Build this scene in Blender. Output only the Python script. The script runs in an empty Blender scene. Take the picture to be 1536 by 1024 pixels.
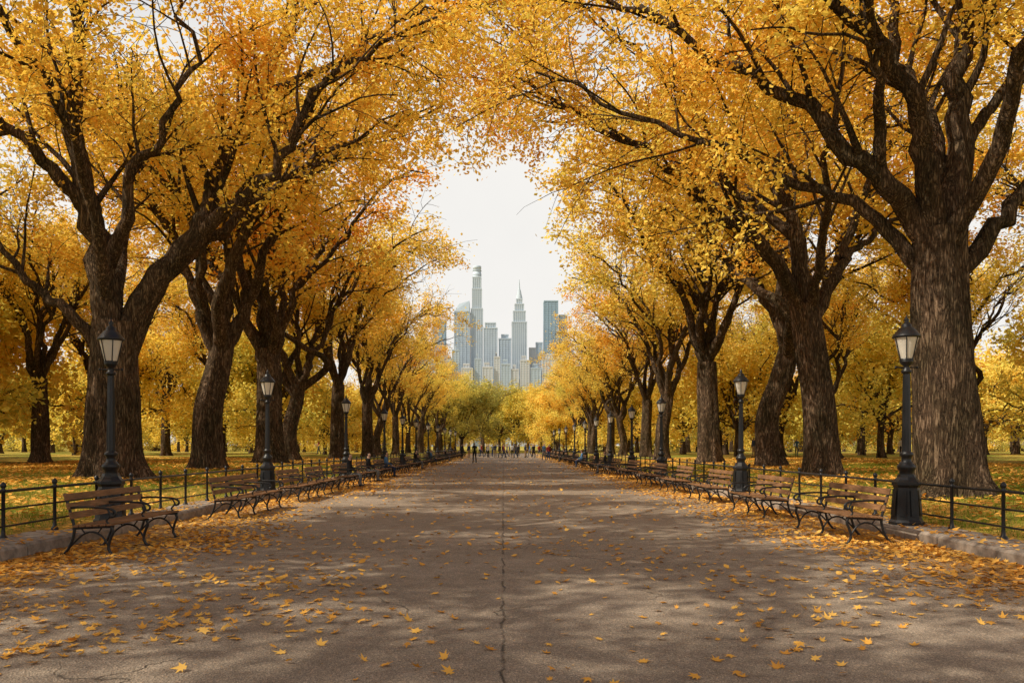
import bpy, math, random, time
import numpy as np
from mathutils import Vector, Matrix
T0=time.time()
random.seed(3)
scene=bpy.context.scene
col=scene.collection

# ------------------------------------------------------------------ helpers
class Buf:
    def __init__(s):
        s.v=[];s.g=[];s.n=0
    def add(s,v,f,m=0,smooth=False):
        v=np.asarray(v,dtype=np.float64).reshape(-1,3); f=np.asarray(f,dtype=np.int64)
        s.v.append(v); s.g.append((f+s.n,m,smooth)); s.n+=len(v)
    def mesh(s,name,mats):
        me=bpy.data.meshes.new(name)
        V=np.concatenate(s.v)
        nl=sum(g[0].size for g in s.g); nf=sum(len(g[0]) for g in s.g)
        me.vertices.add(len(V)); me.vertices.foreach_set('co',V.ravel())
        me.loops.add(nl); me.polygons.add(nf)
        me.loops.foreach_set('vertex_index',np.concatenate([g[0].ravel() for g in s.g]).astype(np.int32))
        tot=np.concatenate([np.full(len(g[0]),g[0].shape[1]) for g in s.g])
        st=np.concatenate([[0],np.cumsum(tot)[:-1]])
        me.polygons.foreach_set('loop_start',st.astype(np.int32))
        me.polygons.foreach_set('loop_total',tot.astype(np.int32))
        me.polygons.foreach_set('material_index',np.concatenate([np.full(len(g[0]),g[1]) for g in s.g]).astype(np.int32))
        me.polygons.foreach_set('use_smooth',np.concatenate([np.full(len(g[0]),g[2]) for g in s.g]).astype(bool))
        for m in mats: me.materials.append(m)
        me.update(calc_edges=True); me.validate()
        return me

def obj(name,me,loc=(0,0,0),rz=0,sc=1,c=None,parent=None):
    o=bpy.data.objects.new(name,me); o.location=loc; o.rotation_euler=(0,0,rz)
    o.scale=(sc,sc,sc) if not isinstance(sc,tuple) else sc
    (c or col).objects.link(o)
    if parent: o.parent=parent
    return o

BF=np.array([[0,3,2,1],[4,5,6,7],[0,1,5,4],[1,2,6,5],[2,3,7,6],[3,0,4,7]])
def box(b,x0,x1,y0,y1,z0,z1,m=0):
    b.add([[x0,y0,z0],[x1,y0,z0],[x1,y1,z0],[x0,y1,z0],[x0,y0,z1],[x1,y0,z1],[x1,y1,z1],[x0,y1,z1]],BF,m)

def catmull(P,n):
    P=np.asarray(P,float)
    if len(P)==2: return P[0]+(P[1]-P[0])*np.linspace(0,1,n)[:,None]
    Q=np.vstack([2*P[0]-P[1],P,2*P[-1]-P[-2]])
    t=np.linspace(0,len(P)-1-1e-6,n); i=t.astype(int); f=(t-i)[:,None]
    p0,p1,p2,p3=Q[i],Q[i+1],Q[i+2],Q[i+3]
    return 0.5*((2*p1)+(-p0+p2)*f+(2*p0-5*p1+4*p2-p3)*f**2+(-p0+3*p1-3*p2+p3)*f**3)

def tube(b,P,R,n=8,m=0,mod=None,cap=True):
    P=np.asarray(P,float);R=np.asarray(R,float)
    N=len(P)
    T=np.gradient(P,axis=0); T/= (np.linalg.norm(T,axis=1)[:,None]+1e-9)
    ref=np.array([0,1,0.]) if abs(T[0][1])<0.9 else np.array([1,0,0.])
    U=np.zeros_like(P); u=ref
    for i in range(N):
        u=u-T[i]*u.dot(T[i]); u=u/(np.linalg.norm(u)+1e-9); U[i]=u
    W=np.cross(T,U)
    a=np.linspace(0,2*np.pi,n,endpoint=False)
    rr=R[:,None]*np.ones((1,n))
    if mod is not None: rr=rr*mod(P,a)
    V=P[:,None,:]+rr[:,:,None]*(np.cos(a)[None,:,None]*U[:,None,:]+np.sin(a)[None,:,None]*W[:,None,:])
    i=np.arange(N-1)[:,None]*n; j=np.arange(n)[None,:]; k=(j+1)%n
    F=np.stack([i+j,i+k,i+n+k,i+n+j],axis=-1).reshape(-1,4)
    b.add(V.reshape(-1,3),F,m,True)
    if cap:
        b.add(V[-1],[list(range(n))],m); b.add(V[0],[list(range(n))[::-1]],m)

def lathe(b,prof,n=16,m=0,smooth=True,off=(0,0,0),sides=None):
    prof=np.array(prof,float); a=np.linspace(0,2*np.pi,n,endpoint=False)+np.pi/n
    V=np.stack([prof[:,0][:,None]*np.cos(a),prof[:,0][:,None]*np.sin(a),prof[:,1][:,None]*np.ones(n)],-1)+np.array(off)
    N=len(prof); i=np.arange(N-1)[:,None]*n; j=np.arange(n)[None,:]; k=(j+1)%n
    F=np.stack([i+j,i+k,i+n+k,i+n+j],axis=-1).reshape(-1,4)
    b.add(V.reshape(-1,3),F,m,smooth)
    b.add(V[-1],[list(range(n))],m)

# ------------------------------------------------------------------ materials
def mat(name):
    m=bpy.data.materials.new(name); m.use_nodes=True
    nt=m.node_tree; nt.nodes.clear()
    out=nt.nodes.new('ShaderNodeOutputMaterial')
    return m,nt,out
def N(nt,t,**k):
    n=nt.nodes.new(t)
    for a,v in k.items(): setattr(n,a,v)
    return n
def ramp(nt,stops,interp='LINEAR'):
    r=nt.nodes.new('ShaderNodeValToRGB'); e=r.color_ramp.elements; r.color_ramp.interpolation=interp
    while len(e)>1: e.remove(e[-1])
    e[0].position=stops[0][0]; e[0].color=(*stops[0][1],1)
    for p,c in stops[1:]:
        x=e.new(p); x.color=(*c,1)
    return r
def mixc(nt,f,a,b,mode='MIX'):
    n=nt.nodes.new('ShaderNodeMix'); n.data_type='RGBA'; n.blend_type=mode
    for s,v in ((0,f),(6,a),(7,b)):
        if hasattr(v,'is_output'): nt.links.new(v,n.inputs[s])
        else: n.inputs[s].default_value=v if s==0 else (*v,1)
    return n.outputs[2]
def noise(nt,vec,scale,detail=4,rough=.6,dist=0):
    n=N(nt,'ShaderNodeTexNoise'); n.inputs['Scale'].default_value=scale; n.inputs['Detail'].default_value=detail
    n.inputs['Roughness'].default_value=rough; n.inputs['Distortion'].default_value=dist
    if vec is not None: nt.links.new(vec,n.inputs['Vector'])
    return n.outputs['Fac']
def math_(nt,op,a,b=None,clamp=False):
    n=nt.nodes.new('ShaderNodeMath'); n.operation=op; n.use_clamp=clamp
    for i,v in enumerate((a,b)):
        if v is None: continue
        if hasattr(v,'is_output'): nt.links.new(v,n.inputs[i])
        else: n.inputs[i].default_value=v
    return n.outputs[0]
def coords(nt,kind='Object',scale=(1,1,1)):
    tc=nt.nodes.new('ShaderNodeTexCoord'); mp=nt.nodes.new('ShaderNodeMapping'); mp.inputs['Scale'].default_value=scale
    nt.links.new(tc.outputs[kind],mp.inputs['Vector']); return mp.outputs[0]
def principled(nt,out,colr,rough=.8,bump=None,bs=.3,bd=.02,metal=0,spec=.3):
    p=nt.nodes.new('ShaderNodeBsdfPrincipled')
    if hasattr(colr,'is_output'): nt.links.new(colr,p.inputs['Base Color'])
    else: p.inputs['Base Color'].default_value=(*colr,1)
    if hasattr(rough,'is_output'): nt.links.new(rough,p.inputs['Roughness'])
    else: p.inputs['Roughness'].default_value=rough
    p.inputs['Metallic'].default_value=metal; p.inputs['Specular IOR Level'].default_value=spec
    if bump is not None:
        bn=nt.nodes.new('ShaderNodeBump'); bn.inputs['Strength'].default_value=bs; bn.inputs['Distance'].default_value=bd
        nt.links.new(bump,bn.inputs['Height']); nt.links.new(bn.outputs[0],p.inputs['Normal'])
    nt.links.new(p.outputs[0],out.inputs[0]); return p

def leaf_mat(name,stops,trans=.42,tint=(1,.93,.68)):
    m,nt,out=mat(name)
    g=nt.nodes.new('ShaderNodeNewGeometry')
    oi=nt.nodes.new('ShaderNodeObjectInfo')
    cn=noise(nt,g.outputs['Position'],.4,0)
    r=math_(nt,'ADD',math_(nt,'MULTIPLY',g.outputs['Random Per Island'],.5),math_(nt,'MULTIPLY',cn,.7))
    r=math_(nt,'ADD',r,math_(nt,'MULTIPLY',math_(nt,'SUBTRACT',oi.outputs['Random'],.5),.4))
    r=math_(nt,'SUBTRACT',r,.14,True)
    rp=ramp(nt,stops); nt.links.new(r,rp.inputs[0])
    d=nt.nodes.new('ShaderNodeBsdfDiffuse'); t=nt.nodes.new('ShaderNodeBsdfTranslucent')
    nt.links.new(rp.outputs[0],d.inputs[0])
    tc=mixc(nt,1.0,rp.outputs[0],tint,'MULTIPLY'); nt.links.new(tc,t.inputs[0])
    mx=nt.nodes.new('ShaderNodeMixShader'); mx.inputs[0].default_value=trans
    nt.links.new(d.outputs[0],mx.inputs[1]); nt.links.new(t.outputs[0],mx.inputs[2])
    nt.links.new(mx.outputs[0],out.inputs[0]); return m
M_leaf=leaf_mat('golden_leaves',[(0,(.72,.62,.13)),(.25,(.92,.71,.145)),(.5,(.95,.66,.125)),(.75,(.96,.56,.10)),(1,(.9,.41,.06))])
M_leaf2=leaf_mat('yellow_leaves',[(0,(.56,.54,.12)),(.3,(.88,.74,.16)),(.65,(.95,.69,.14)),(1,(.94,.51,.09))])
M_leafg=leaf_mat('olive_leaves',[(0,(.32,.33,.10)),(.4,(.50,.46,.12)),(.75,(.66,.54,.14)),(1,(.8,.56,.11))])

def bark():
    m,nt,out=mat('elm_bark')
    v=coords(nt,'Object',(1,1,.15))
    n1=noise(nt,v,14,6,.7,.5); n2=noise(nt,coords(nt,'Object',(1,1,.5)),1.3,2); n3=noise(nt,coords(nt),22,4,.75)
    vo=N(nt,'ShaderNodeTexVoronoi'); vo.feature='DISTANCE_TO_EDGE'; vo.inputs['Scale'].default_value=10
    ad=nt.nodes.new('ShaderNodeVectorMath'); ad.operation='ADD'
    nz=N(nt,'ShaderNodeTexNoise'); nz.inputs['Scale'].default_value=5; nz.inputs['Detail'].default_value=3; nt.links.new(v,nz.inputs['Vector'])
    sc=nt.nodes.new('ShaderNodeVectorMath'); sc.operation='SCALE'; sc.inputs['Scale'].default_value=.6
    nt.links.new(nz.outputs['Color'],sc.inputs[0]); nt.links.new(v,ad.inputs[0]); nt.links.new(sc.outputs[0],ad.inputs[1]); nt.links.new(ad.outputs[0],vo.inputs['Vector'])
    e=math_(nt,'MULTIPLY',vo.outputs['Distance'],3.4,True)
    h=math_(nt,'ADD',math_(nt,'ADD',math_(nt,'MULTIPLY',e,.32),math_(nt,'MULTIPLY',n1,.6)),math_(nt,'MULTIPLY',n3,.35))
    r=ramp(nt,[(.38,(.014,.010,.008)),(.66,(.105,.073,.049)),(1,(.34,.25,.175))]); nt.links.new(h,r.inputs[0])
    r2=ramp(nt,[(.35,(.55,.56,.46)),(.65,(1.15,1.06,.98))]); nt.links.new(n2,r2.inputs[0])
    c=mixc(nt,1,r.outputs[0],r2.outputs[0],'MULTIPLY')
    principled(nt,out,c,.95,h,1,.09,spec=.08); return m
M_bark=bark()
def simple(name,c,rough=.6,nscale=20,var=.25,bs=.1,metal=0,spec=.4):
    m,nt,out=mat(name); v=coords(nt)
    n=noise(nt,v,nscale,4)
    r=ramp(nt,[(.3,tuple(x*(1-var) for x in c)),(.7,tuple(x*(1+var) for x in c))]); nt.links.new(n,r.inputs[0])
    principled(nt,out,r.outputs[0],rough,n,bs,.005,metal,spec); return m
M_iron=simple('black_iron',(.009,.009,.010),.42,40,.4,.15,spec=.4)
def wood():
    m,nt,out=mat('bench_wood'); v=coords(nt,'Object',(1,.06,1))
    n=noise(nt,v,60,6,.7); n2=noise(nt,coords(nt),2.5,2)
    r=ramp(nt,[(.3,(.085,.042,.019)),(.7,(.34,.18,.085))]); nt.links.new(n,r.inputs[0])
    r2=ramp(nt,[(.3,(.7,.7,.7)),(.7,(1.2,1.15,1.1))]); nt.links.new(n2,r2.inputs[0])
    principled(nt,out,mixc(nt,1,r.outputs[0],r2.outputs[0],'MULTIPLY'),.6,n,.3,.003,spec=.25); return m
M_wood=wood()
def glassm():
    m,nt,out=mat('frosted_lamp_glass')
    d=nt.nodes.new('ShaderNodeBsdfDiffuse'); d.inputs[0].default_value=(.85,.8,.7,1)
    t=nt.nodes.new('ShaderNodeBsdfTranslucent'); t.inputs[0].default_value=(.9,.85,.74,1)
    g=nt.nodes.new('ShaderNodeBsdfGlossy'); g.inputs['Roughness'].default_value=.1
    a=nt.nodes.new('ShaderNodeMixShader'); a.inputs[0].default_value=.4
    nt.links.new(d.outputs[0],a.inputs[1]); nt.links.new(t.outputs[0],a.inputs[2])
    b=nt.nodes.new('ShaderNodeMixShader'); b.inputs[0].default_value=.06
    nt.links.new(a.outputs[0],b.inputs[1]); nt.links.new(g.outputs[0],b.inputs[2]); nt.links.new(b.outputs[0],out.inputs[0]); return m
M_lglass=glassm()

def asphalt():
    m,nt,out=mat('worn_asphalt'); v=coords(nt)
    big=noise(nt,v,.35,3,.6); mid=noise(nt,v,3.5,4,.7); fine=noise(nt,v,90,2,.7)
    vo=N(nt,'ShaderNodeTexVoronoi'); vo.inputs['Scale'].default_value=55; nt.links.new(v,vo.inputs['Vector'])
    r=ramp(nt,[(.3,(.205,.16,.12)),(.5,(.30,.24,.182)),(.7,(.41,.335,.26))]); nt.links.new(math_(nt,'ADD',math_(nt,'MULTIPLY',big,.5),math_(nt,'MULTIPLY',mid,.5)),r.inputs[0])
    r2=ramp(nt,[(.32,(.3,.3,.3)),(.5,(1,1,1)),(.68,(1.7,1.65,1.6))]); nt.links.new(fine,r2.inputs[0])
    c=mixc(nt,1,r.outputs[0],r2.outputs[0],'MULTIPLY')
    r3=ramp(nt,[(0,(1.6,1.55,1.5)),(.25,(1,1,1)),(.8,(.65,.65,.65))]); nt.links.new(vo.outputs['Color'],r3.inputs[0])
    c=mixc(nt,.8,c,r3.outputs[0],'MULTIPLY')
    sp=nt.nodes.new('ShaderNodeSeparateXYZ'); nt.links.new(v,sp.inputs[0])
    wob=math_(nt,'MULTIPLY',math_(nt,'SUBTRACT',noise(nt,v,2.2,4,.7),.5),.16)
    dx=math_(nt,'ABSOLUTE',math_(nt,'ADD',sp.outputs[0],wob))
    seam=math_(nt,'SUBTRACT',1,math_(nt,'DIVIDE',dx,.018),True)
    gap=math_(nt,'MULTIPLY',math_(nt,'SUBTRACT',noise(nt,v,1.7,2),.36),5,True)
    seam=math_(nt,'MULTIPLY',seam,gap)
    cv=N(nt,'ShaderNodeTexVoronoi'); cv.feature='DISTANCE_TO_EDGE'; cv.inputs['Scale'].default_value=.38
    va=nt.nodes.new('ShaderNodeVectorMath'); va.operation='ADD'
    nn=N(nt,'ShaderNodeTexNoise'); nn.inputs['Scale'].default_value=1.4; nn.inputs['Detail'].default_value=5; nt.links.new(v,nn.inputs['Vector'])
    nt.links.new(v,va.inputs[0]); nt.links.new(nn.outputs['Color'],va.inputs[1]); nt.links.new(va.outputs[0],cv.inputs['Vector'])
    ck=math_(nt,'SUBTRACT',1,math_(nt,'DIVIDE',cv.outputs['Distance'],.006),True)
    ck=math_(nt,'MULTIPLY',ck,math_(nt,'MULTIPLY',math_(nt,'SUBTRACT',noise(nt,v,.5,2),.47),8,True))
    ck=math_(nt,'MULTIPLY',math_(nt,'MAXIMUM',math_(nt,'MULTIPLY',ck,.8),seam),.85)
    c=mixc(nt,ck,c,(.035,.028,.022))
    ax=math_(nt,'ABSOLUTE',sp.outputs[0])
    ed=math_(nt,'DIVIDE',math_(nt,'SUBTRACT',ax,4.2),2.6,True)
    cr=noise(nt,v,26,3,.7); lit=math_(nt,'MULTIPLY',math_(nt,'SUBTRACT',math_(nt,'ADD',cr,math_(nt,'MULTIPLY',ed,.26)),.64),14,True)
    lc=ramp(nt,[(.3,(.28,.14,.04)),(.6,(.5,.27,.07))]); nt.links.new(noise(nt,v,40,1),lc.inputs[0])
    c=mixc(nt,lit,c,lc.outputs[0])
    h=math_(nt,'SUBTRACT',math_(nt,'ADD',math_(nt,'MULTIPLY',fine,.5),math_(nt,'MULTIPLY',vo.outputs['Distance'],.7)),math_(nt,'MULTIPLY',ck,2))
    principled(nt,out,c,.85,h,.9,.012,spec=.25); return m
M_asph=asphalt()
def lawnm():
    m,nt,out=mat('leaf_strewn_grass'); v=coords(nt)
    g=ramp(nt,[(.3,(.095,.13,.018)),(.7,(.27,.30,.04))]); nt.links.new(noise(nt,v,14,4,.7),g.inputs[0])
    l=ramp(nt,[(.3,(.28,.15,.03)),(.5,(.58,.34,.07)),(.7,(.76,.5,.12))]); nt.links.new(noise(nt,v,22,3,.75),l.inputs[0])
    f=math_(nt,'ADD',math_(nt,'MULTIPLY',noise(nt,v,.18,2),.9),math_(nt,'MULTIPLY',noise(nt,v,9,3,.7),.7))
    f=math_(nt,'MULTIPLY',math_(nt,'SUBTRACT',f,.74),6,True)
    h=noise(nt,v,30,3,.7)
    principled(nt,out,mixc(nt,f,g.outputs[0],l.outputs[0]),.95,h,1,.05,spec=.1); return m
M_lawn=lawnm()
M_stone=simple('kerb_stone',(.27,.22,.175),.9,7,.4,.8)
M_litter=leaf_mat('fallen_leaf',[(0,(.38,.17,.045)),(.3,(.70,.34,.065)),(.6,(.86,.48,.10)),(1,(.9,.62,.2))],.15)
M_grass=leaf_mat('grass_blade',[(0,(.11,.17,.02)),(.5,(.24,.29,.035)),(1,(.42,.40,.07))],.35)

# ------------------------------------------------------------------ trees
def grow(buf,segs,P,r0,r1,level,rng,prm,nres=None):
    L=np.linalg.norm(np.diff(P,axis=0),axis=1).sum()
    n=nres or {1:18,2:8,3:4}[level]
    Q=catmull(P,n)
    if level==1:
        w=rng.normal(0,.14,(n,3)); w[0]=0; Q=Q+w*np.linspace(0,1,n)[:,None]**.5
    R=r0+(r1-r0)*np.linspace(0,1,n)**.75
    tube(buf,Q,R,{1:9,2:5,3:3}[level],0,None,False)
    T=np.gradient(Q,axis=0); T/=np.linalg.norm(T,axis=1)[:,None]+1e-9
    s0={1:int(n*.85),2:int(n*.6),3:1}[level]
    for i in range(s0,n-1): segs.append((Q[i],Q[i+1]))
    if level==3: return
    cnt={1:max(4,int(L*prm['c1'])),2:prm['c2']}[level]
    tmin={1:.34,2:.3}[level]
    ts=tmin+(1-tmin)*(np.arange(cnt)+rng.random(cnt))/cnt
    az=rng.random()*6.28
    for t in ts:
        k=min(n-1,int(t*(n-1))); p=Q[k]; tan=T[k]
        az+=2.4+rng.normal(0,.4)
        a=np.cross(tan,[0,0,1.]); 
        if np.linalg.norm(a)<.1: a=np.cross(tan,[1.,0,0])
        a/=np.linalg.norm(a); b2=np.cross(tan,a)
        perp=a*math.cos(az)+b2*math.sin(az)
        if level==1:
            d=tan*.75+perp*.75+np.array([0,0,.25]); ln=prm['l2']*(1-.35*t)*rng.uniform(.7,1.3); 
        else:
            d=tan*.7+perp*.8+np.array([0,0,-.02]); ln=prm['l3']*rng.uniform(.6,1.3)
        d/=np.linalg.norm(d)
        pts=[p]; q=p.copy(); dd=d.copy(); m=4 if level==1 else 3
        for s in range(m):
            dd=dd+rng.normal(0,.17,3)+np.array([0,0,(.10 if level==1 and s<2 else -.10)]); dd/=np.linalg.norm(dd)
            q=q+dd*ln/m; pts.append(q.copy())
        rr=R[k]*(.52 if level==1 else .45); rr=min(rr,.14 if level==1 else .035)
        rr=max(rr,.016)
        grow(buf,segs,np.array(pts),rr,.016 if level==1 else .008,level+1,rng,prm)

def make_tree(name,seed,trunk,tr,limbs,nleaf,lsize,lm,c1=1.0,c2=7,l2=4.8,l3=1.9,spread=.24,gap=.35):
    rng=np.random.default_rng(seed)
    b=Buf(); segs=[]
    P=catmull(trunk,34)
    ph=rng.random(6)*6.28
    def mod(P,a):
        z=P[:,2][:,None]; A=a[None,:]
        fl=1+np.exp(-z/.42)*(.32+.22*np.cos(5*A+ph[0]+.3*z)+.12*np.cos(3*A+ph[1]))
        lump=1+.06*np.cos(3*A+ph[2]+z*.6)+.05*np.cos(5*A+ph[3]-z*.5)+.03*np.cos(9*A+ph[4]+z*1.1)
        rid=1+.022*np.sin(22*A+2*np.sin(z*1.3+ph[5])+1.2*np.sin(5*A))+rng.normal(0,.008,(len(P),len(a)))
        return fl*lump*rid
    ztop=P[-1,2]
    R=tr*(1.02-.22*(P[:,2]/ztop))
    tube(b,P,R,56,0,mod,True)
    prm=dict(c1=c1,c2=c2,l2=l2,l3=l3)
    for pts,r0 in limbs:
        grow(b,segs,np.array(pts,float),r0,max(.035,r0*.14),1,rng,prm,22)
    S=np.array(segs)
    ce=(S[:,0]+S[:,1])/2; x,y,z=ce[:,0]+ph[0],ce[:,1]+ph[1],ce[:,2]+ph[2]
    f=np.sin(x*1.05+1.6*np.sin(y*.6))+np.sin(y*1.15+1.4*np.sin(z*.7))+np.sin(z*1.25+x*.5)
    cw=np.clip((f+gap+.35)/.7,.02,1)
    ln=np.linalg.norm(S[:,1]-S[:,0],axis=1)*rng.uniform(.3,1.7,len(S))*cw; pr=ln/ln.sum()
    k=rng.choice(len(S),nleaf,p=pr)
    t=rng.random((nleaf,1))
    c=S[k,0]*(1-t)+S[k,1]*t+rng.normal(0,spread,(nleaf,3))
    nr=rng.normal(0,1,(nleaf,3)); nr[:,2]=np.abs(nr[:,2])+.3; nr/=np.linalg.norm(nr,axis=1)[:,None]
    u=np.cross(nr,rng.normal(0,1,(nleaf,3))); u/=np.linalg.norm(u,axis=1)[:,None]; w=np.cross(nr,u)
    s=(lsize*rng.uniform(.6,1.35,(nleaf,1)))
    v=np.stack([c-u*s*.55,c+w*s*.36-nr*s*.1,c+u*s*.55,c-w*s*.36-nr*s*.1],1).reshape(-1,3)
    b.add(v,np.arange(nleaf*4).reshape(-1,4),1)
    return b.mesh(name,[M_bark,lm])

def gen_limbs(rng,th,reach,rise,n=6,r=.3,tx=0):
    L=[];a0=rng.random()*6.28
    for i in range(n):
        a=a0+i*2*math.pi/n+rng.normal(0,.2); z0=th*rng.uniform(.78,1.0); k=rng.uniform(.8,1.1)
        d=np.array([math.cos(a),math.sin(a),0]); up=np.array([0,0,1.])
        s=np.array([tx*z0/th,0,z0])
        prof=[(0,0),(.09,.17),(.2,.40),(.38,.66),(.68,.88),(1.0,1.0)]
        side=np.array([-d[1],d[0],0])
        pts=[s+d*reach*k*h+up*rise*v*rng.uniform(.92,1.05)+side*rng.normal(0,.5)*(h>0) for h,v in prof]
        L.append((pts,r*rng.uniform(.8,1.15)))
        q=pts[2]; a2=a+rng.choice([-1,1])*rng.uniform(.4,.8); d2=np.array([math.cos(a2),math.sin(a2),0])
        L.append(([q,q+d2*reach*.12+up*rise*.18,q+d2*reach*.28+up*rise*.38,q+d2*reach*.5+up*rise*.55],r*.5))
    s=np.array([tx,0,th*.95])
    L.append(([s,s+[.3,.2,rise*.3],s+[-.2,-.3,rise*.6],s+[.3,.3,rise*1.0]],r*.95))
    return L

L1=make_tree('elm_mesh_a',11,[(0,0,-.1),(.05,0,1.6),(.1,0,3.4),(.2,0,5.3)],.88,[
 ([(.0,0,4.6),(-.15,-.2,7.0),(-.5,-.4,9.0),(-.85,-.8,11),(-.7,-1,13.5),(-.3,-1.2,16),(-.5,-1,19)],.58),
 ([(-.5,-.4,8.9),(-1.5,-1,10.2),(-2.8,-1.6,11.5),(-4.2,-2,12.8),(-6.5,-2.6,14)],.3),
 ([(.35,.1,4.4),(1.2,.1,6.3),(2.2,.2,7.4),(3.1,.2,8.8),(3.3,.4,10.3),(3.8,.8,12),(4.7,1,13.6),(5.6,1.4,16),(6.2,1.8,18)],.55),
 ([(2.7,.2,8.2),(4.6,-.5,9.3),(6.2,-1,10.6),(7.0,-1.4,12.2),(8.8,-1.8,13.5),(11,-2.4,14.3)],.27),
 ([(4.5,.9,13.4),(6.2,1.6,14.4),(8.2,2.2,15.6),(10.5,2.4,16.6),(13,2.6,17.4)],.18),
 ([(7.0,-1.4,12.1),(8.4,-.6,14.2),(10.4,0,15.8),(13,.6,16.6)],.14),
 ([(0,-.2,7.2),(1.0,-.9,8.6),(1.2,-1.3,10),(2.6,-1.9,11.2),(3.6,-2.3,13),(3.4,-2.8,15.5)],.27),
 ([(-.4,0,4.4),(-1.2,-.4,5.6),(-2.4,-.6,6.4),(-3.1,-.8,7.4),(-4.8,-1,8.6),(-6.4,-1,9.8)],.24),
 ([(0,-.3,6),(.3,-2,9),(.2,-4,11.5),(-.5,-6.5,13.5),(-.6,-9,15)],.27),
 ([(0,.3,6),(-.6,2.2,9),(-1.2,4,11.5),(-1.5,6.5,14),(-2,9,15.5)],.27),
 ([(1.8,.2,7.0),(3.6,2,9.5),(5.4,4,12),(7.5,6,14),(10.5,8,16)],.24),
],54000,.15,M_leaf,gap=.5)
R1=make_tree('elm_mesh_b',12,[(0,0,-.1),(-.15,0,2.3),(-.3,0,4.6),(-.35,0,6.5)],.74,[
 ([(-.35,0,5.8),(-1.1,-.1,7.0),(-2.0,-.3,7.9),(-3.0,-.3,8.6),(-4.1,0,9.8),(-5.2,.2,10.6),(-7.2,.6,12),(-9.4,1,13.2)],.36),
 ([(-.4,0,6.2),(-.9,-.4,8.2),(-1.3,-.8,9.2),(-2.0,-1,10.2),(-3.4,-1.3,11.3),(-4.8,-1.6,12.6),(-6.5,-2,14)],.34),
 ([(-.5,.1,5.4),(-1.4,.5,6.7),(-2.1,.8,7.4),(-3.2,1.3,8.0),(-4.6,2,9.0),(-6.0,2.8,10.0),(-8.2,3.4,11.2),(-10,4,12.2)],.22),
 ([(-.3,0,6.2),(.2,.1,8.4),(.3,.2,10.5),(.8,.3,12.5),(.6,.3,15),(1,.2,18)],.42),
 ([(0,0,5.4),(1.0,-.2,6.6),(1.8,-.4,7.6),(2.6,-.8,9),(4,-1.4,10.6),(6,-2,12)],.28),
 ([(-.3,0,6.4),(-.15,.6,9),(-.7,1.2,11),(-.6,2,14),(-1.2,2.6,17)],.32),
 ([(-.2,-.3,6.1),(.3,-1.6,8.6),(0,-3.4,10.6),(-.4,-5.6,12.6),(-.6,-8,14)],.26),
 ([(-.2,.3,6.1),(.6,1.8,8.6),(1.2,3.8,11),(1.6,6,13),(1.6,8.5,14.5)],.26),
 ([(-1.9,-.3,7.8),(-2.6,-1.6,9.5),(-3.6,-3,11),(-5,-4.6,12.4)],.17),
 ([(.2,.1,8.4),(1.6,.4,10.2),(3.4,.8,12),(5.5,1.2,13.4)],.18),
],62000,.125,M_leaf,gap=.7)
R2=make_tree('elm_mesh_c',13,[(0,0,-.1),(-.1,0,2.5),(-.4,0,4.8),(-.65,0,6.5)],.62,[
 ([(-.6,0,5.9),(-1.8,0,8.3),(-3.2,-.3,9.4),(-5,-.6,10.4),(-6.9,-.8,12.0),(-9.6,-1,13.6),(-11.6,-1,14.6)],.34),
 ([(-.6,0,6.2),(-.9,.2,9),(-1.5,.4,11),(-1.3,.5,14),(-2,.5,17)],.38),
 ([(-.4,0,5.6),(.8,.2,8),(1.6,.4,10.5),(3,.6,13),(5,.8,15)],.28),
 ([(-.9,.1,9),(-2.4,1.3,10.8),(-4.2,2.6,12.4),(-6.6,4,14.4),(-9.6,5,16.2),(-12,5.5,17)],.22),
 ([(-.5,0,6),(-.7,-2,8.6),(-1.4,-4,11),(-2,-6.6,13.4)],.24),
 ([(-.5,0,6),(-.2,2.4,9),(.2,4.8,12),(.4,7.2,14)],.24),
 ([(-.6,0,6),(-2,-1,7.8),(-4,-2,10.2),(-5.4,-2.4,12.8),(-8,-3,15),(-11,-3.4,16.4)],.2),
 ([(.9,.2,8.2),(2.6,1,9.6),(4.6,1.6,11),(6.6,2,12)],.16),
],46000,.15,M_leaf,gap=.7)
G=[]
for i in range(4):
    rg=np.random.default_rng(50+i); th=[6.3,5.6,6.0,5.2][i]; tx=rg.uniform(-.8,.8)
    tk=[(0,0,-.1),(rg.uniform(-.25,.25),rg.uniform(-.15,.15),th*.4),(tx*.6,0,th*.75),(tx,0,th)]
    G.append(make_tree('elm_mesh_g%d'%i,60+i,tk,[.62,.52,.58,.48][i],gen_limbs(rg,th,9.0,11.0,6,.28,tx),24000,.2,M_leaf if i%2==0 else M_leaf2,c1=.9,c2=6,l2=4.0,l3=1.8,spread=.28,gap=.15))
S=[]
for i in range(3):
    rg=np.random.default_rng(80+i); th=[2.4,3.0,2.0][i]
    lm=gen_limbs(rg,th,4.6,6.5,6,.14)
    lm+= [([(0,0,th),(math.cos(a)*1.8,math.sin(a)*1.8,th+.8),(math.cos(a)*4,math.sin(a)*4,th+1.0),(math.cos(a)*5.5,math.sin(a)*5.5,th+.6)],.09) for a in np.arange(5)*1.256+i]
    S.append(make_tree('maple_mesh_%d'%i,90+i,[(0,0,-.1),(.1,0,th*.5),(0,.1,th*1.2)],.26,lm,13000,.28,M_leaf2,c1=.8,c2=4,l2=2.8,l3=1.4,spread=.35,gap=1.2))
def swap(me,m,name):
    k=me.copy(); k.name=name; k.materials[1]=m; return k
Sg=[swap(S[0],M_leafg,'maple_green_0'),swap(S[1],M_leafg,'maple_green_1')]
Gg=[swap(G[1],M_leafg,'elm_green')]
print('trees',time.time()-T0)

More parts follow.
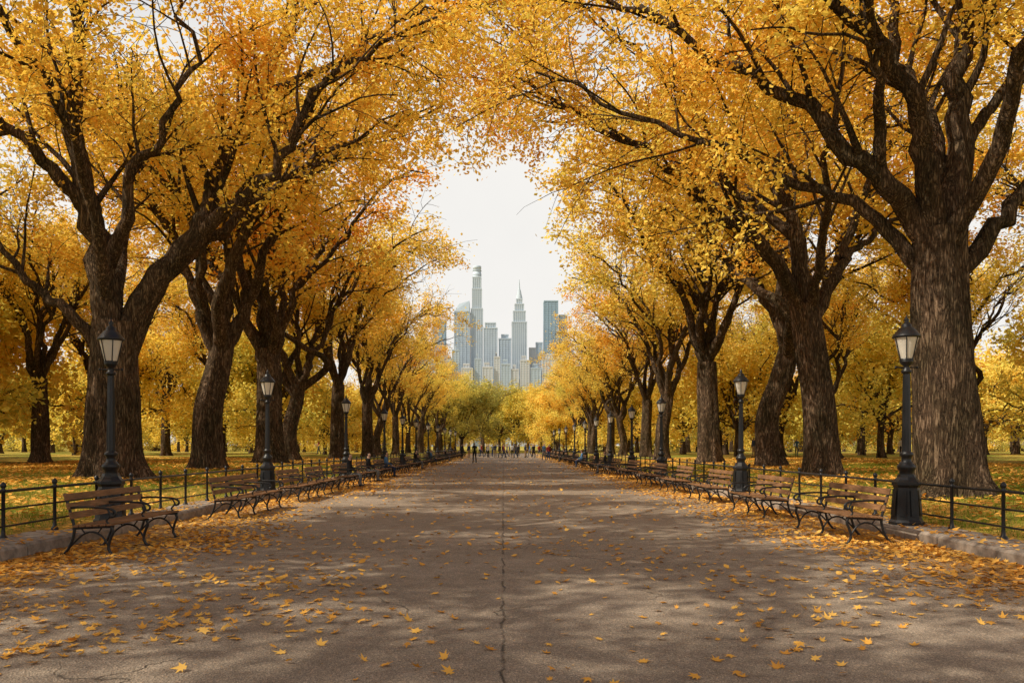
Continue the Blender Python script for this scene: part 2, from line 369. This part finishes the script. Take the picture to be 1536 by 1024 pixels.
def lawn_h(x,y=0):
    a=abs(x)
    h=np.interp(a,[7.3,7.6,10,13,20,60,150,400],[-.02,.15,.33,.5,.55,.6,.5,-.02])
    return h*np.interp(y,[-80,-40,125,150,5000],[1,1,1,.2,.0])-np.interp(y,[125,150],[0,.02])
def tree(name,me,x,y,rz=0,sc=1.0,c=None,dz=0):
    return obj(name,me,(x,y,float(lawn_h(x,y))-.03+dz),rz,sc,c)
rr=random.Random(5)
tree('elm_tree',L1,-13.3,27)
tree('elm_tree',R1,11.0,19.5)
tree('elm_tree',R2,12.0,30)
tree('elm_tree',G[1],-13.7,37,1.0,(1.25,1.25,1.15))
tree('elm_tree',G[0],-14.0,48,2.2,(1.3,1.3,1.1))
tree('elm_tree',G[2],-13.6,65,0.3,1.02)
tree('elm_tree',G[3],-15.2,57,4.3,(1.15,1.15,1.05))
tree('elm_tree',G[3],13.7,41,2.6,(1.28,1.28,1.15))
tree('elm_tree',G[2],12.9,50,4.0,(1.2,1.2,1.06))
tree('elm_tree',G[1],12.8,64,.6,1.04)
for i,y in enumerate([78,90,102,115,128]):
    s=(.92,.86,.8,.78,.76)[i]
    tree('elm_tree',G[i%4],-13.6+rr.uniform(-.6,.6),y+rr.uniform(-1.5,1.5),rr.uniform(0,6.28),s)
    tree('elm_tree',G[(i+2)%4],13.2+rr.uniform(-.6,.6),y-2+rr.uniform(-1.5,1.5),rr.uniform(0,6.28),s)
for x,y,g in [(-14,9,0),(-14.5,-4,2),(-22,3,1),(14.5,4,2)]:
    tree('elm_tree',G[g],x,y,rr.uniform(0,6.28),(1.0,1.0,1.0))
for i,y in enumerate([22,34,47,60,74,92]):
    for sgn in (-1,1):
        tree('elm_tree',G[(i+(sgn>0))%4],sgn*(27+rr.uniform(-1.5,2)),y+rr.uniform(-3,3),rr.uniform(0,6.28),rr.uniform(.75,.9))
dc=bpy.data.collections.new('distant_trees_collection')
for y in range(36,190,15):
    for sgn in (-1,1):
        for x in (36,48,62,80):
            if x>y*.72+18: continue
            X=sgn*(x+rr.uniform(-4,4)); Y=y+rr.uniform(-5,5)
            if rr.random()<.7:
                me=rr.choice(S+Sg[:1]); sc=rr.uniform(.85,1.3)
            else:
                me=rr.choice(G); sc=rr.uniform(.6,.8)
            tree('distant_tree',me,X,Y,rr.uniform(0,6.28),sc,dc)
for y in range(72,136,11):
    for sgn in (-1,1):
        tree('distant_tree',rr.choice(S),sgn*(21+rr.uniform(-1.5,3)),y+rr.uniform(-3,3),rr.uniform(0,6.28),rr.uniform(.8,1.1),dc)
for x,y in [(-41,38),(-49,47),(-34,52),(42,36),(50,46)]:
    tree('distant_tree',rr.choice(S),x,y,rr.uniform(0,6.28),1.15,dc)
for y in range(140,230,13):
    for sgn in (-1,1):
        me=rr.choice(G+S) ; tree('distant_tree',me,sgn*(13+rr.uniform(-2,3)),y,rr.uniform(0,6.28),rr.uniform(.75,.9),dc)
        tree('distant_tree',rr.choice(S),sgn*(20+rr.uniform(-2,5)),y,rr.uniform(0,6.28),rr.uniform(.9,1.3),dc)
for x,y,me,s in [(-9,175,Sg[0],1.5),(-5,190,Gg[0],.95),(-13,165,Sg[1],1.3),(3,205,S[1],1.5),(9,190,S[0],1.3),(12,172,S[0],1.3),(0,235,S[2],1.6),(7,225,S[0],1.6),(-16,205,G[0],.8),(17,200,G[1],.85),(-1,215,Sg[1],1.4)]:
    tree('distant_tree',me,x,y,rr.uniform(0,6.28),s,dc)
for i in range(44):
    x=-170+i*7.9+rr.uniform(-3,3); y=rr.uniform(235,290); tree('distant_tree',rr.choice(S+Sg),x,y,rr.uniform(0,6.28),rr.uniform(1.2,1.7),dc)
for i in range(44):   # shrubby far edge of the park: low crowns reaching the ground
    x=-150+i*7+rr.uniform(-2,2)
    if abs(x)<22: continue
    tree('distant_tree',rr.choice(S+Sg),x,rr.uniform(196,226),rr.uniform(0,6.28),rr.uniform(1.0,1.3),dc,-3.0)
e=bpy.data.objects.new('distant_trees',None); e.instance_type='COLLECTION'; e.instance_collection=dc; col.objects.link(e)

# ------------------------------------------------------------------ ground, path, kerbs
xs=np.array([-6000,-1500,-400,-150,-100,-60,-40,-30,-24,-20,-16,-13,-11.5,-10,-8.8,-7.6,-7.3,0]); xs=np.concatenate([xs,-xs[:-1][::-1]])
ys=np.array([-300,-80,-40,-20,-10,0,5,10,15,20,25,30,35,40,50,60,70,80,90,100,110,125,135,150,200,300,600,1200,3000,7000.])
X,Y=np.meshgrid(xs,ys); Z=lawn_h(X,Y)
nz=.05*np.sin(X*.9+Y*.5)*np.sin(Y*.37-X*.2); Z=Z+np.where((np.abs(X)>8)&(np.abs(X)<60)&(Y<125),nz,0)
b=Buf(); nx=len(xs); ny=len(ys); i=np.arange(ny-1)[:,None]*nx; j=np.arange(nx-1)[None,:]
b.add(np.stack([X,Y,Z],-1),np.stack([i+j,i+j+1,i+nx+j+1,i+nx+j],-1).reshape(-1,4),0,True)
obj('ground',b.mesh('ground',[M_lawn]))
b=Buf(); ys2=np.linspace(-30,172,60); xs2=np.linspace(-7.05,7.05,9)
X,Y=np.meshgrid(xs2,ys2); Z=0.0*X
nx=len(xs2); i=np.arange(len(ys2)-1)[:,None]*nx; j=np.arange(nx-1)[None,:]
b.add(np.stack([X,Y,Z],-1),np.stack([i+j,i+j+1,i+nx+j+1,i+nx+j],-1).reshape(-1,4),0,True)
obj('asphalt_path',b.mesh('asphalt_path',[M_asph]))
for sgn in (-1,1):
    b=Buf(); y=-12.0
    while y<126:
        L=rr.uniform(1.3,2.3); x0=6.92+rr.uniform(-.03,.03); x1=7.85; h=.17+rr.uniform(-.015,.02)
        c=.035; ya=y+.012; yb=y+L-.012
        xa,xb=(x0,x1) if sgn>0 else (-x1,-x0)
        j=lambda:rr.uniform(-.012,.012)
        V=[[xa,ya,-.05],[xb,ya,-.05],[xb,yb,-.05],[xa,yb,-.05],[xa+j(),ya+j(),h-c],[xb+j(),ya,h-c],[xb,yb,h-c],[xa+j(),yb+j(),h-c],
           [xa+c,ya+c,h+j()],[xb-c,ya+c,h+j()],[xb-c,yb-c,h+j()],[xa+c,yb-c,h+j()]]
        b.add(V,[[0,1,5,4],[1,2,6,5],[2,3,7,6],[3,0,4,7],[4,5,9,8],[5,6,10,9],[6,7,11,10],[7,4,8,11],[8,9,10,11]],0)
        y+=L
    obj('stone_kerb',b.mesh('stone_kerb',[M_stone]))

# ------------------------------------------------------------------ fences
FX=7.66
for sgn in (-1,1):
    b=Buf(); x=sgn*FX; y=-6.0; ps=[]
    while y<125: ps.append(y); y+=1.4
    for y in ps:
        n=10 if y<40 else 6
        lathe(b,[(.06,.165),(.06,.2),(.034,.23),(.028,.3),(.028,.88),(.044,.9),(.044,.925),(.024,.94),(.04,.965),(.046,.99),(.038,1.02),(.01,1.045)],n,0,True,(x,y,0))
    for z,r in ((.36,.016),(.63,.016),(.90,.024)):
        tube(b,[(x,ps[0],z),(x,40,z),(x,ps[-1],z)],[r]*3,8,0)
    obj('iron_fence',b.mesh('iron_fence',[M_iron]))

# ------------------------------------------------------------------ lamps
b=Buf()
lathe(b,[(.33,0),(.33,.09),(.30,.11),(.30,.16),(.265,.2),(.25,.3),(.235,.55),(.215,.78),(.225,.80),(.245,.83),(.245,.88),(.2,.92),(.16,.97),(.145,1.02)],8,0,False)
for a in range(8):
    an=a*math.pi/4; c,s=math.cos(an),math.sin(an)
    P=[]
    for r,z in ((.262,.27),(.226,.74)):
        rad=r*math.cos(math.pi/8)+.012
        for w in (-.055,.055): P.append((c*rad-s*w,s*rad+c*w,z))
    b.add(P,[[0,1,3,2]],0)
lathe(b,[(.12,1.02),(.12,1.08),(.155,1.12),(.16,1.17),(.12,1.22),(.085,1.26),(.085,1.33),(.115,1.36),(.115,1.40),(.075,1.44)],16)
pr=[(.075,1.44),(.07,1.9),(.062,2.5),(.055,2.86)]
P=np.array([(0,0,z) for r,z in pr]); tube(b,P,[r for r,z in pr],32,0,lambda P,a:1+.09*np.cos(8*a)[None,:]*np.ones((len(P),1)),False)
lathe(b,[(.055,2.84),(.085,2.87),(.09,2.90),(.06,2.93),(.05,2.98),(.1,3.03),(.115,3.06),(.115,3.09),(.05,3.1)],16)
tube(b,[(-.2,0,2.96),(.2,0,2.96)],[.014,.014],6)
for s in (-1,1): lathe(b,[(.005,2.935),(.025,2.95),(.025,2.97),(.005,2.99)],8,0,True,(s*.2,0,0))
lathe(b,[(.105,3.10),(.15,3.28),(.2,3.50)],16,1)
lathe(b,[(.12,3.085),(.122,3.11),(.11,3.12)],16)
for k in range(6):
    an=k*math.pi/3; c,s=math.cos(an),math.sin(an)
    tube(b,[(c*.112,s*.112,3.09),(c*.158,s*.158,3.28),(c*.209,s*.209,3.51)],[.010]*3,5)
lathe(b,[(.2,3.495),(.235,3.50),(.24,3.53),(.225,3.55),(.19,3.60),(.13,3.67),(.09,3.70),(.09,3.74),(.06,3.76),(.03,3.79),(.045,3.82),(.035,3.85),(.01,3.89),(.004,3.93)],16)
lamp=b.mesh('street_lamp',[M_iron,M_lglass])
for sgn,dl in ((-1,[14.9,24.8,37.2,49.2,58,67,78,89,100,111,122]),(1,[14.5,24.6,37,45.5,54.5,62.8,71.5,82,93,104,115])):
    for d in dl: obj('street_lamp',lamp,(sgn*7.34,d,.06),rr.uniform(0,.3))

# ------------------------------------------------------------------ benches
def bench_mesh(L,nf,name):
    b=Buf()
    for k in range(nf):
        y=.06+(L-.12)*k/(nf-1)
        def T(pts,r=.017,n=10):
            Q=catmull([(-p[0],y,p[1]) for p in pts],n); tube(b,Q,[r]*n,6,0)
        T([(.04,0),(.10,.1),(.07,.24),(.03,.34),(.06,.42)],.023)
        T([(.76,0),(.68,.10),(.62,.25),(.60,.40),(.655,.62),(.74,.90)],.023,14)
        T([(.02,.415),(.3,.405),(.62,.385)],.02,6)
        T([(.68,.69),(.5,.70),(.28,.695),(.10,.68),(.01,.64),(.0,.585),(.05,.56),(.08,.59)],.020,20)
        T([(.05,.42),(.13,.50),(.07,.58),(.12,.68)],.016,10)
        T([(.09,.12),(.2,.28),(.35,.34),(.5,.28),(.66,.12)],.016,12)
        T([(.2,.40),(.26,.32),(.35,.34),(.44,.32),(.5,.40)],.012,10)
        for u in (.04,.76): box(b,-u-.04,-u+.04,y-.03,y+.03,0,.02,0)
    for u in np.arange(6)*.1+.02:
        z=.437+(-.03*(u/.6)); w=.082
        b.add([[-u,0,z],[-u,L,z],[-u-w,L,z-.005],[-u-w,0,z-.005],[-u,0,z+.03],[-u,L,z+.03],[-u-w,L,z+.025],[-u-w,0,z+.025]],BF[:,::-1],1)
    for z0,z1 in ((.53,.625),(.665,.76),(.80,.895)):
        ua=.61+(z0-.45)*.29-.03; ub=.61+(z1-.45)*.29-.03
        b.add([[-ua,0,z0],[-ua,L,z0],[-ua-.03,L,z0],[-ua-.03,0,z0],[-ub,0,z1],[-ub,L,z1],[-ub-.03,L,z1],[-ub-.03,0,z1]],BF[:,::-1],1)
    return b.mesh(name,[M_iron,M_wood])
BA=bench_mesh(2.4,3,'park_bench'); BB=bench_mesh(3.3,4,'park_bench_long')
def bench(x,y,me,L,sgn):
    if sgn<0: o=obj('park_bench',me,(x,y,0))
    else: o=obj('park_bench',me,(x,y+L,0),math.pi)
    if y<35:
        md=o.modifiers.new('bevel','BEVEL'); md.width=.005; md.segments=2; md.limit_method='ANGLE'; md.angle_limit=math.radians(50)
    return o
lb=[(11.6,BA,2.4),(17.3,BB,3.3),(22.4,BA,2.4),(25.6,BA,2.4),(29.6,BB,3.3)]; y=34.5
while y<118: lb.append((y,BB,3.3)); y+=4.6 if int(y)%3 else 6.2
rb=[(13.0,BA,2.4),(17.3,BA,2.4),(21.9,BA,2.4),(26.4,BA,2.4)]; y=30.6
while y<118: rb.append((y,BB,3.3)); y+=4.4 if int(y)%3 else 6
for y,me,L in lb: bench(-5.68,y,me,L,-1)
for y,me,L in rb: bench(5.6,y,me,L,1)

# ------------------------------------------------------------------ fallen leaves / grass
rng=np.random.default_rng(9)
def cl(x,y): return .5+.25*np.sin(x*1.3+2*np.sin(y*.5))+.25*np.sin(y*1.1+1.7*np.sin(x*.8+1))
def flat_leaves(b,pos,size,star,m=0):
    n=len(pos)
    if star:
        ang=np.radians([-90,-60,-38,-15,5,35,58,90,122,145,175,195,218,240]); rad=np.array([.35,.5,.28,.72,.36,.85,.42,1,.42,.85,.36,.72,.28,.5])
    else:
        ang=np.radians([-90,-20,35,90,145,200]); rad=np.array([.8,.55,.65,1,.65,.55])
    th=rng.random(n)*6.283; s=size*rng.uniform(.6,1.4,n)
    K=len(ang); j=1+rng.normal(0,.08,(n,K))
    lx=rad*np.cos(ang)*j; ly=rad*np.sin(ang)*j
    x=(lx*np.cos(th)[:,None]-ly*np.sin(th)[:,None])*s[:,None]; y=(lx*np.sin(th)[:,None]+ly*np.cos(th)[:,None])*s[:,None]
    curl=rng.uniform(-.2,.5,n)[:,None]; tx=rng.normal(0,.22,n)[:,None]; ty=rng.normal(0,.22,n)[:,None]
    z=(x**2+y**2)/s[:,None]*curl+x*tx+y*ty
    z=z-z.min(1)[:,None]+.004
    V=np.stack([pos[:,0][:,None]+x,pos[:,1][:,None]+y,pos[:,2][:,None]+z],-1).reshape(-1,3)
    b.add(V,np.arange(n*K).reshape(n,K),m)
def scatter(n,x0,x1,y0,y1,dens):
    x=rng.uniform(x0,x1,n); y=rng.uniform(y0,y1,n); k=rng.random(n)<dens(x,y); return np.stack([x[k],y[k],0*x[k]],1)
def pd(x,y):
    a=np.abs(x); edge=np.clip((a-3.9-.6*np.sin(y*.35)*(x<0))/1.9,0,1)**1.5
    nearl=np.exp(-((y-4.5)/4)**2)*np.clip((-x-.2)/2.5,0,1)*.75
    nearr=np.exp(-((y-6)/4)**2)*np.clip((x-1.5)/3,0,1)*.4
    c=cl(x,y); return np.clip(edge*(.35+.65*c)+ (nearl+nearr)*(c>.42)*(.3+c)+.018+.035*c,0,1)
b=Buf()
flat_leaves(b,scatter(17000,-6.9,6.9,2.2,14,pd),.058,True)
flat_leaves(b,scatter(66000,-6.9,6.9,9,44,pd),.05,False)
flat_leaves(b,scatter(30000,-6.9,6.9,42,120,pd),.075,False)
for sgn in (-1,1):
    p=scatter(2600,6.95,7.8,3,60,lambda x,y:.9+0*x); p[:,0]*=sgn; p[:,2]=.175; flat_leaves(b,p,.05,False)
    p=scatter(56000,7.9,28,6,65,lambda x,y:np.clip(.05+cl(x*.5,y*.5),0,1)); p[:,0]*=sgn
    p[:,2]=lawn_h(p[:,0],p[:,1])+.02+rng.uniform(0,.05,len(p)); flat_leaves(b,p,.07,False)
obj('fallen_leaves',b.mesh('fallen_leaves',[M_litter]))
b=Buf()
for sgn in (-1,1):
    p=scatter(100000,7.9,24,7,48,lambda x,y:np.clip(1.35-cl(x*.5,y*.5),0,1)); x=p[:,0]*sgn;y=p[:,1];n=len(p)
    z=lawn_h(x,y); h=rng.uniform(.05,.12,n); th=rng.random(n)*6.28; w=.009+.0*h; lx=rng.normal(0,.03,n); ly=rng.normal(0,.03,n)
    c,s=np.cos(th)*w,np.sin(th)*w
    V=np.stack([np.stack([x-c,y-s,z-.02],-1),np.stack([x+c,y+s,z-.02],-1),np.stack([x+lx,y+ly,z+h],-1)],1).reshape(-1,3)
    b.add(V,np.arange(n*3).reshape(-1,3),0)
obj('grass',b.mesh('grass',[M_grass]))

# ------------------------------------------------------------------ people
M_skin=simple('skin',(.42,.25,.17),.6,5,.1); M_hair=simple('dark_hair',(.02,.014,.01),.7,60,.3)
M_shoe=simple('shoe_leather',(.02,.018,.016),.5,10,.2)
def cloth(n,c): return simple(n,c,.9,120,.2,.2,spec=.1)
C=dict(black=cloth('black_cloth',(.018,.018,.02)),navy=cloth('navy_cloth',(.03,.045,.09)),blue=cloth('blue_cloth',(.08,.17,.32)),red=cloth('red_cloth',(.3,.04,.03)),
       grey=cloth('grey_cloth',(.15,.15,.15)),white=cloth('white_cloth',(.6,.58,.54)),tan=cloth('tan_cloth',(.3,.2,.11)))
def person_mesh(name,pose,top,bot,w=1.0):
    V=[];Rr=[];E=[];Lb=[]
    def j(p,r,parent=None,lab=0):
        V.append(p);Rr.append(r if isinstance(r,tuple) else (r,r))
        if parent is not None: E.append((parent,len(V)-1));Lb.append(lab)
        return len(V)-1
    dz=-.42 if pose=='sit' else 0
    pel=j((0,0,.95+dz),(.125*w,.1),None)
    sp=j((0,.0,1.15+dz),(.115*w,.09),pel,0); ch=j((0,.01,1.35+dz),(.14*w,.1),sp,0)
    nk=j((0,.0,1.49+dz),.052,ch,0); hb=j((0,-.015,1.57+dz),(.06,.068),nk,2); hd=j((0,-.015,1.65+dz),(.078,.095),hb,2); ht=j((0,.0,1.72+dz),(.06,.07),hd,3)
    j((0,-.118,1.625+dz),.012,hd,2)
    for s in (-1,1):
        sh=j((.165*s*w,0,1.42+dz),.058,ch,0)
        if pose=='walk': el=(.21*s,.07*s+.02,1.16); wr=(.22*s,-.02+.16*s,.93)
        elif pose=='sit': el=(.22*s,-.06,1.16+dz); wr=(.12*s,-.30,1.04+dz)
        else: el=(.22*s,.04,1.15); wr=(.22*s,-.05,.91)
        e_=j(el,.042,sh,0); w_=j(wr,.027,e_,0)
        d=np.array(wr)-np.array(el); d/=np.linalg.norm(d); p=np.array(wr)+d*.07; pm=j(tuple(p),(.03,.022),w_,2)
        for f in range(4):
            o=np.array([0,(f-1.5)*.02,0]); a_=j(tuple(p+d*.045+o),.009,pm,2); j(tuple(p+d*(.085-.008*abs(f-1.4))+o+[-.012*s,-.006,0]),.008,a_,2)
        t_=j(tuple(p+np.array([-.02*s,-.04,0])+d*.0),.010,pm,2); j(tuple(p+np.array([-.025*s,-.05,0])+d*.035),.009,t_,2)
        hp=j((.085*s,0,.90+dz),.088,pel,1)
        if pose=='walk': kn=(.09*s,-.12*s-.04,.50); an=(.09*s,-.24*s+.03,.10+(.03 if s<0 else 0))
        elif pose=='sit': kn=(.11*s,-.44,.52); an=(.11*s,-.42,.10)
        else: kn=(.1*s,-.01,.50); an=(.11*s,.02,.10)
        k_=j(kn,.06,hp,1); a_=j(an,.042,k_,1); h_=j((an[0],an[1]+.03,an[2]-.055),.038,a_,4); j((an[0]+.02*s,an[1]-.17,an[2]-.062),.036,a_,4)
    me=bpy.data.meshes.new(name+'_sk'); me.from_pydata(V,E,[]); o=bpy.data.objects.new('tmp',me); col.objects.link(o)
    md=o.modifiers.new('s','SKIN'); sv=me.skin_vertices[0].data
    for i,r in enumerate(Rr): sv[i].radius=r; sv[i].use_root=(i==0)
    o.modifiers.new('ss','SUBSURF').levels=1
    dg=bpy.context.evaluated_depsgraph_get(); out=bpy.data.meshes.new_from_object(o.evaluated_get(dg))
    bpy.data.objects.remove(o); out.name=name
    out.materials.clear()
    for m in (top,bot,M_skin,M_hair,M_shoe): out.materials.append(m)
    VA=np.array(V); A=VA[[a for a,b_ in E]]; B=VA[[b_ for a,b_ in E]]
    for p in out.polygons:
        c=np.array(p.center); t=np.clip(((c-A)*(B-A)).sum(1)/((B-A)**2).sum(1),0,1); q=A+(B-A)*t[:,None]; k=int(np.argmin(((c-q)**2).sum(1))); lab=Lb[k]
        if lab in (2,3) and c[2]>1.6+dz: lab=3 if (c[1]>-.03 or c[2]>1.70+dz) and c[2]>1.6+dz else 2
        p.material_index=lab; p.use_smooth=True
    return out
pm=[person_mesh('walker_dark','walk',C['black'],C['black']),person_mesh('stand_navy','stand',C['navy'],C['tan'],.95),person_mesh('walk_red','walk',C['red'],C['navy'],.92),
    person_mesh('stand_white','stand',C['white'],C['black'],.95),person_mesh('walk_grey','walk',C['grey'],C['navy']),person_mesh('walk_blue','walk',C['blue'],C['grey'],.92)]
ps=[person_mesh('sit_blue','sit',C['blue'],C['navy']),person_mesh('sit_black','sit',C['black'],C['grey'])]
obj('person',pm[0],(-2.6,72,0),math.pi+.2,1.08)
obj('person',pm[5],(4.4,86,0),.3,1.05); obj('person',pm[2],(5.0,88,0),.1,1)
for x,y,k in [(-2,106,3),(-1.1,108,1),(-.4,104,0),(.5,109,4),(1.2,107,3),(2.0,110,0),(2.9,105,1),(3.6,108,5),(4.3,111,0),(-3,110,2),(1.6,101,4),(3.2,114,3),(-4.4,102,1),(6,103,0),(-1.6,117,4),(5.2,116,2),(0,122,0),(2.4,124,1),(-3.6,121,3),(.1,103,2),(3.9,104,0),(-2.4,114,0),(-5.0,96,0),(.9,116,1)]:
    obj('person',pm[k],(x,y,0),rr.uniform(-3,3),rr.uniform(.98,1.06))
for x,y,k in [(-6.05,41.0,0),(-6.05,31.2,1),(-6.05,35.6,1),(-6.05,55,1),(-6.05,66.5,0),(-6.05,83,1)]:
    obj('person',ps[k],(x-.05+.07,y,-.03),math.pi/2)
for x,y,k in [(5.97,46.5,1),(5.97,60.3,0),(5.97,78.4,1)]:
    obj('person',ps[k],(x-.02,y,-.03),-math.pi/2)
for x,y,k in [(-17,62,1),(-19,64,3),(-30,80,4),(22,70,1),(28,76,5),(36,72,3),(-22,95,2)]:
    obj('person',pm[k],(x,y,float(lawn_h(x,y))),rr.uniform(0,6),1)
print('people',time.time()-T0)

# ------------------------------------------------------------------ skyline
def hazed_facade(n,c,g): 
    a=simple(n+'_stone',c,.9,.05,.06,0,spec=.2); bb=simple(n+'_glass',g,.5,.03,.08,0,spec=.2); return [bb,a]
F1=hazed_facade('hazed_pale_tower',(.47,.54,.60),(.405,.48,.55)); F2=hazed_facade('hazed_grey_tower',(.415,.49,.56),(.36,.435,.51)); F3=hazed_facade('hazed_blue_tower',(.30,.40,.485),(.25,.35,.44)); F4=hazed_facade('hazed_beige_block',(.52,.535,.55),(.43,.475,.515))  # distance haze is put into these pale bluish facade colours, no volume
def block(b,x0,x1,y0,y1,z0,z1,fl=4.2,pier=5,slab=.9,pw=1.3,vert=True):
    box(b,x0+.6,x1-.6,y0+.6,y1-.6,z0,z1-1,0)
    z=z0+fl
    while z<z1-2: box(b,x0+.3,x1-.3,y0+.3,y1-.3,z,z+slab,1); z+=fl
    box(b,x0-.2,x1+.2,y0-.2,y1+.2,z1-2.2,z1,1)
    if vert:
        n=max(2,int((x1-x0)/pier))
        for i in range(n+1):
            x=x0+(x1-x0-pw)*i/n; box(b,x,x+pw,y0,y0+1.2,z0,z1-2.2,1); box(b,x,x+pw,y1-1.2,y1,z0,z1-2.2,1)
        n=max(2,int((y1-y0)/pier))
        for i in range(1,n):
            y=y0+(y1-y0-pw)*i/n; box(b,x0,x0+1.2,y,y+pw,z0,z1-2.2,1); box(b,x1-1.2,x1,y,y+pw,z0,z1-2.2,1)
D=1500
def tower(name,parts,mats,extra=None,**k):
    b=Buf()
    for x0,x1,z0,z1 in parts:
        w=(x1-x0)/2; block(b,x0,x1,D+20-w,D+20+w,z0,z1,**k)
    if extra: extra(b)
    return obj(name,b.mesh(name,mats))
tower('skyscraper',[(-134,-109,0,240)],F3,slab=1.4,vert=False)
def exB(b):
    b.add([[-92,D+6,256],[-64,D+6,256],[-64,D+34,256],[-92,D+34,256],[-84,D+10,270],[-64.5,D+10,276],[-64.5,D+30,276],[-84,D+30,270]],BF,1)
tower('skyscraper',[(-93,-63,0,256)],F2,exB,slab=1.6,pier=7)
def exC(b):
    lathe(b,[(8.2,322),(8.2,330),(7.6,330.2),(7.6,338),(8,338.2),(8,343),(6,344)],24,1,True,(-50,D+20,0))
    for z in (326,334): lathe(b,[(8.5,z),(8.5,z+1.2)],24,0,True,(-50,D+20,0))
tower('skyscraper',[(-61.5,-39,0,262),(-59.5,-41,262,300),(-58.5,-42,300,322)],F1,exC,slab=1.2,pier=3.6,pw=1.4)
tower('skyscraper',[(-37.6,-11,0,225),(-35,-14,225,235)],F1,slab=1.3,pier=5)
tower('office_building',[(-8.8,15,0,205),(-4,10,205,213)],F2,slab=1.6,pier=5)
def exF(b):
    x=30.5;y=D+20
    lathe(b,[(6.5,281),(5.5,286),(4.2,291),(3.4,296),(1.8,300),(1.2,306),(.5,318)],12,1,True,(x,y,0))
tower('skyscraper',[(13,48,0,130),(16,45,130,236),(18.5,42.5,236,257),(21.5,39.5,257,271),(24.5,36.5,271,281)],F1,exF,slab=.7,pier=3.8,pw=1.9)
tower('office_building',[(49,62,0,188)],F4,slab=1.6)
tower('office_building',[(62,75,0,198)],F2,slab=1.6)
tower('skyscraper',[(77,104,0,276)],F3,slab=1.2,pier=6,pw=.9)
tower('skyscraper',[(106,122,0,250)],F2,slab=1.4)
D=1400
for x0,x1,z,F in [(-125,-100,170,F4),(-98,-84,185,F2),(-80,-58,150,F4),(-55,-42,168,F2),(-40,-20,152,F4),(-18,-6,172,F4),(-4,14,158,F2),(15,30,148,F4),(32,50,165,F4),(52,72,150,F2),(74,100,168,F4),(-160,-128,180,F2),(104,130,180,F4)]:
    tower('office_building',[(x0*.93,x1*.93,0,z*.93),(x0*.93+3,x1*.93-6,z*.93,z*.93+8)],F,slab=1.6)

# ------------------------------------------------------------------ light, sky, camera
sund=Vector((-.93,-.36,0)).normalized(); el=math.radians(45)
sv=Vector((sund.x*math.cos(el),sund.y*math.cos(el),math.sin(el)))
sl=bpy.data.lights.new('sun','SUN'); sl.energy=5; sl.angle=math.radians(.5); sl.color=(1,.91,.75)
so=bpy.data.objects.new('sun',sl); so.rotation_euler=(-sv).to_track_quat('-Z','Y').to_euler(); so.location=(-30,-20,40); col.objects.link(so)
w=bpy.data.worlds.new('World'); scene.world=w; w.use_nodes=True; nt=w.node_tree; nt.nodes.clear()
sk=nt.nodes.new('ShaderNodeTexSky'); sk.sky_type='NISHITA'; sk.sun_disc=False; sk.sun_elevation=el; sk.sun_rotation=math.atan2(sv.x,sv.y)%(2*math.pi)
sk.air_density=1.0; sk.dust_density=3.5; sk.ozone_density=.6
# thin bright haze veil, thickest towards the horizon, clearing overhead
tc=nt.nodes.new('ShaderNodeTexCoord'); sp=nt.nodes.new('ShaderNodeSeparateXYZ'); nt.links.new(tc.outputs['Generated'],sp.inputs[0])
hz=ramp(nt,[(0,(1,)*3),(.4,(.97,)*3),(.58,(.5,)*3),(.78,(.05,)*3),(1,(0,)*3)]); nt.links.new(sp.outputs[2],hz.inputs[0])
cn=noise(nt,tc.outputs['Generated'],3,5,.6); hf=math_(nt,'MULTIPLY',hz.outputs[0],math_(nt,'ADD',math_(nt,'MULTIPLY',cn,.22),.89),True)
cm=mixc(nt,hf,sk.outputs[0],(8.9,8.7,8.35))
bg=nt.nodes.new('ShaderNodeBackground'); bg.inputs[1].default_value=.105
wo=nt.nodes.new('ShaderNodeOutputWorld'); nt.links.new(cm,bg.inputs[0]); nt.links.new(bg.outputs[0],wo.inputs[0])
cd=bpy.data.cameras.new('camera'); cd.lens=28; cd.sensor_width=36; cd.shift_y=.1016; cd.shift_x=.0085; cd.clip_end=9000; cd.clip_start=.1
co=bpy.data.objects.new('camera',cd); co.location=(0,0,1.6); co.rotation_euler=(math.pi/2,0,0); col.objects.link(co); scene.camera=co
scene.view_settings.view_transform='Standard'; scene.view_settings.look='None'; scene.view_settings.exposure=0
print('done',time.time()-T0)
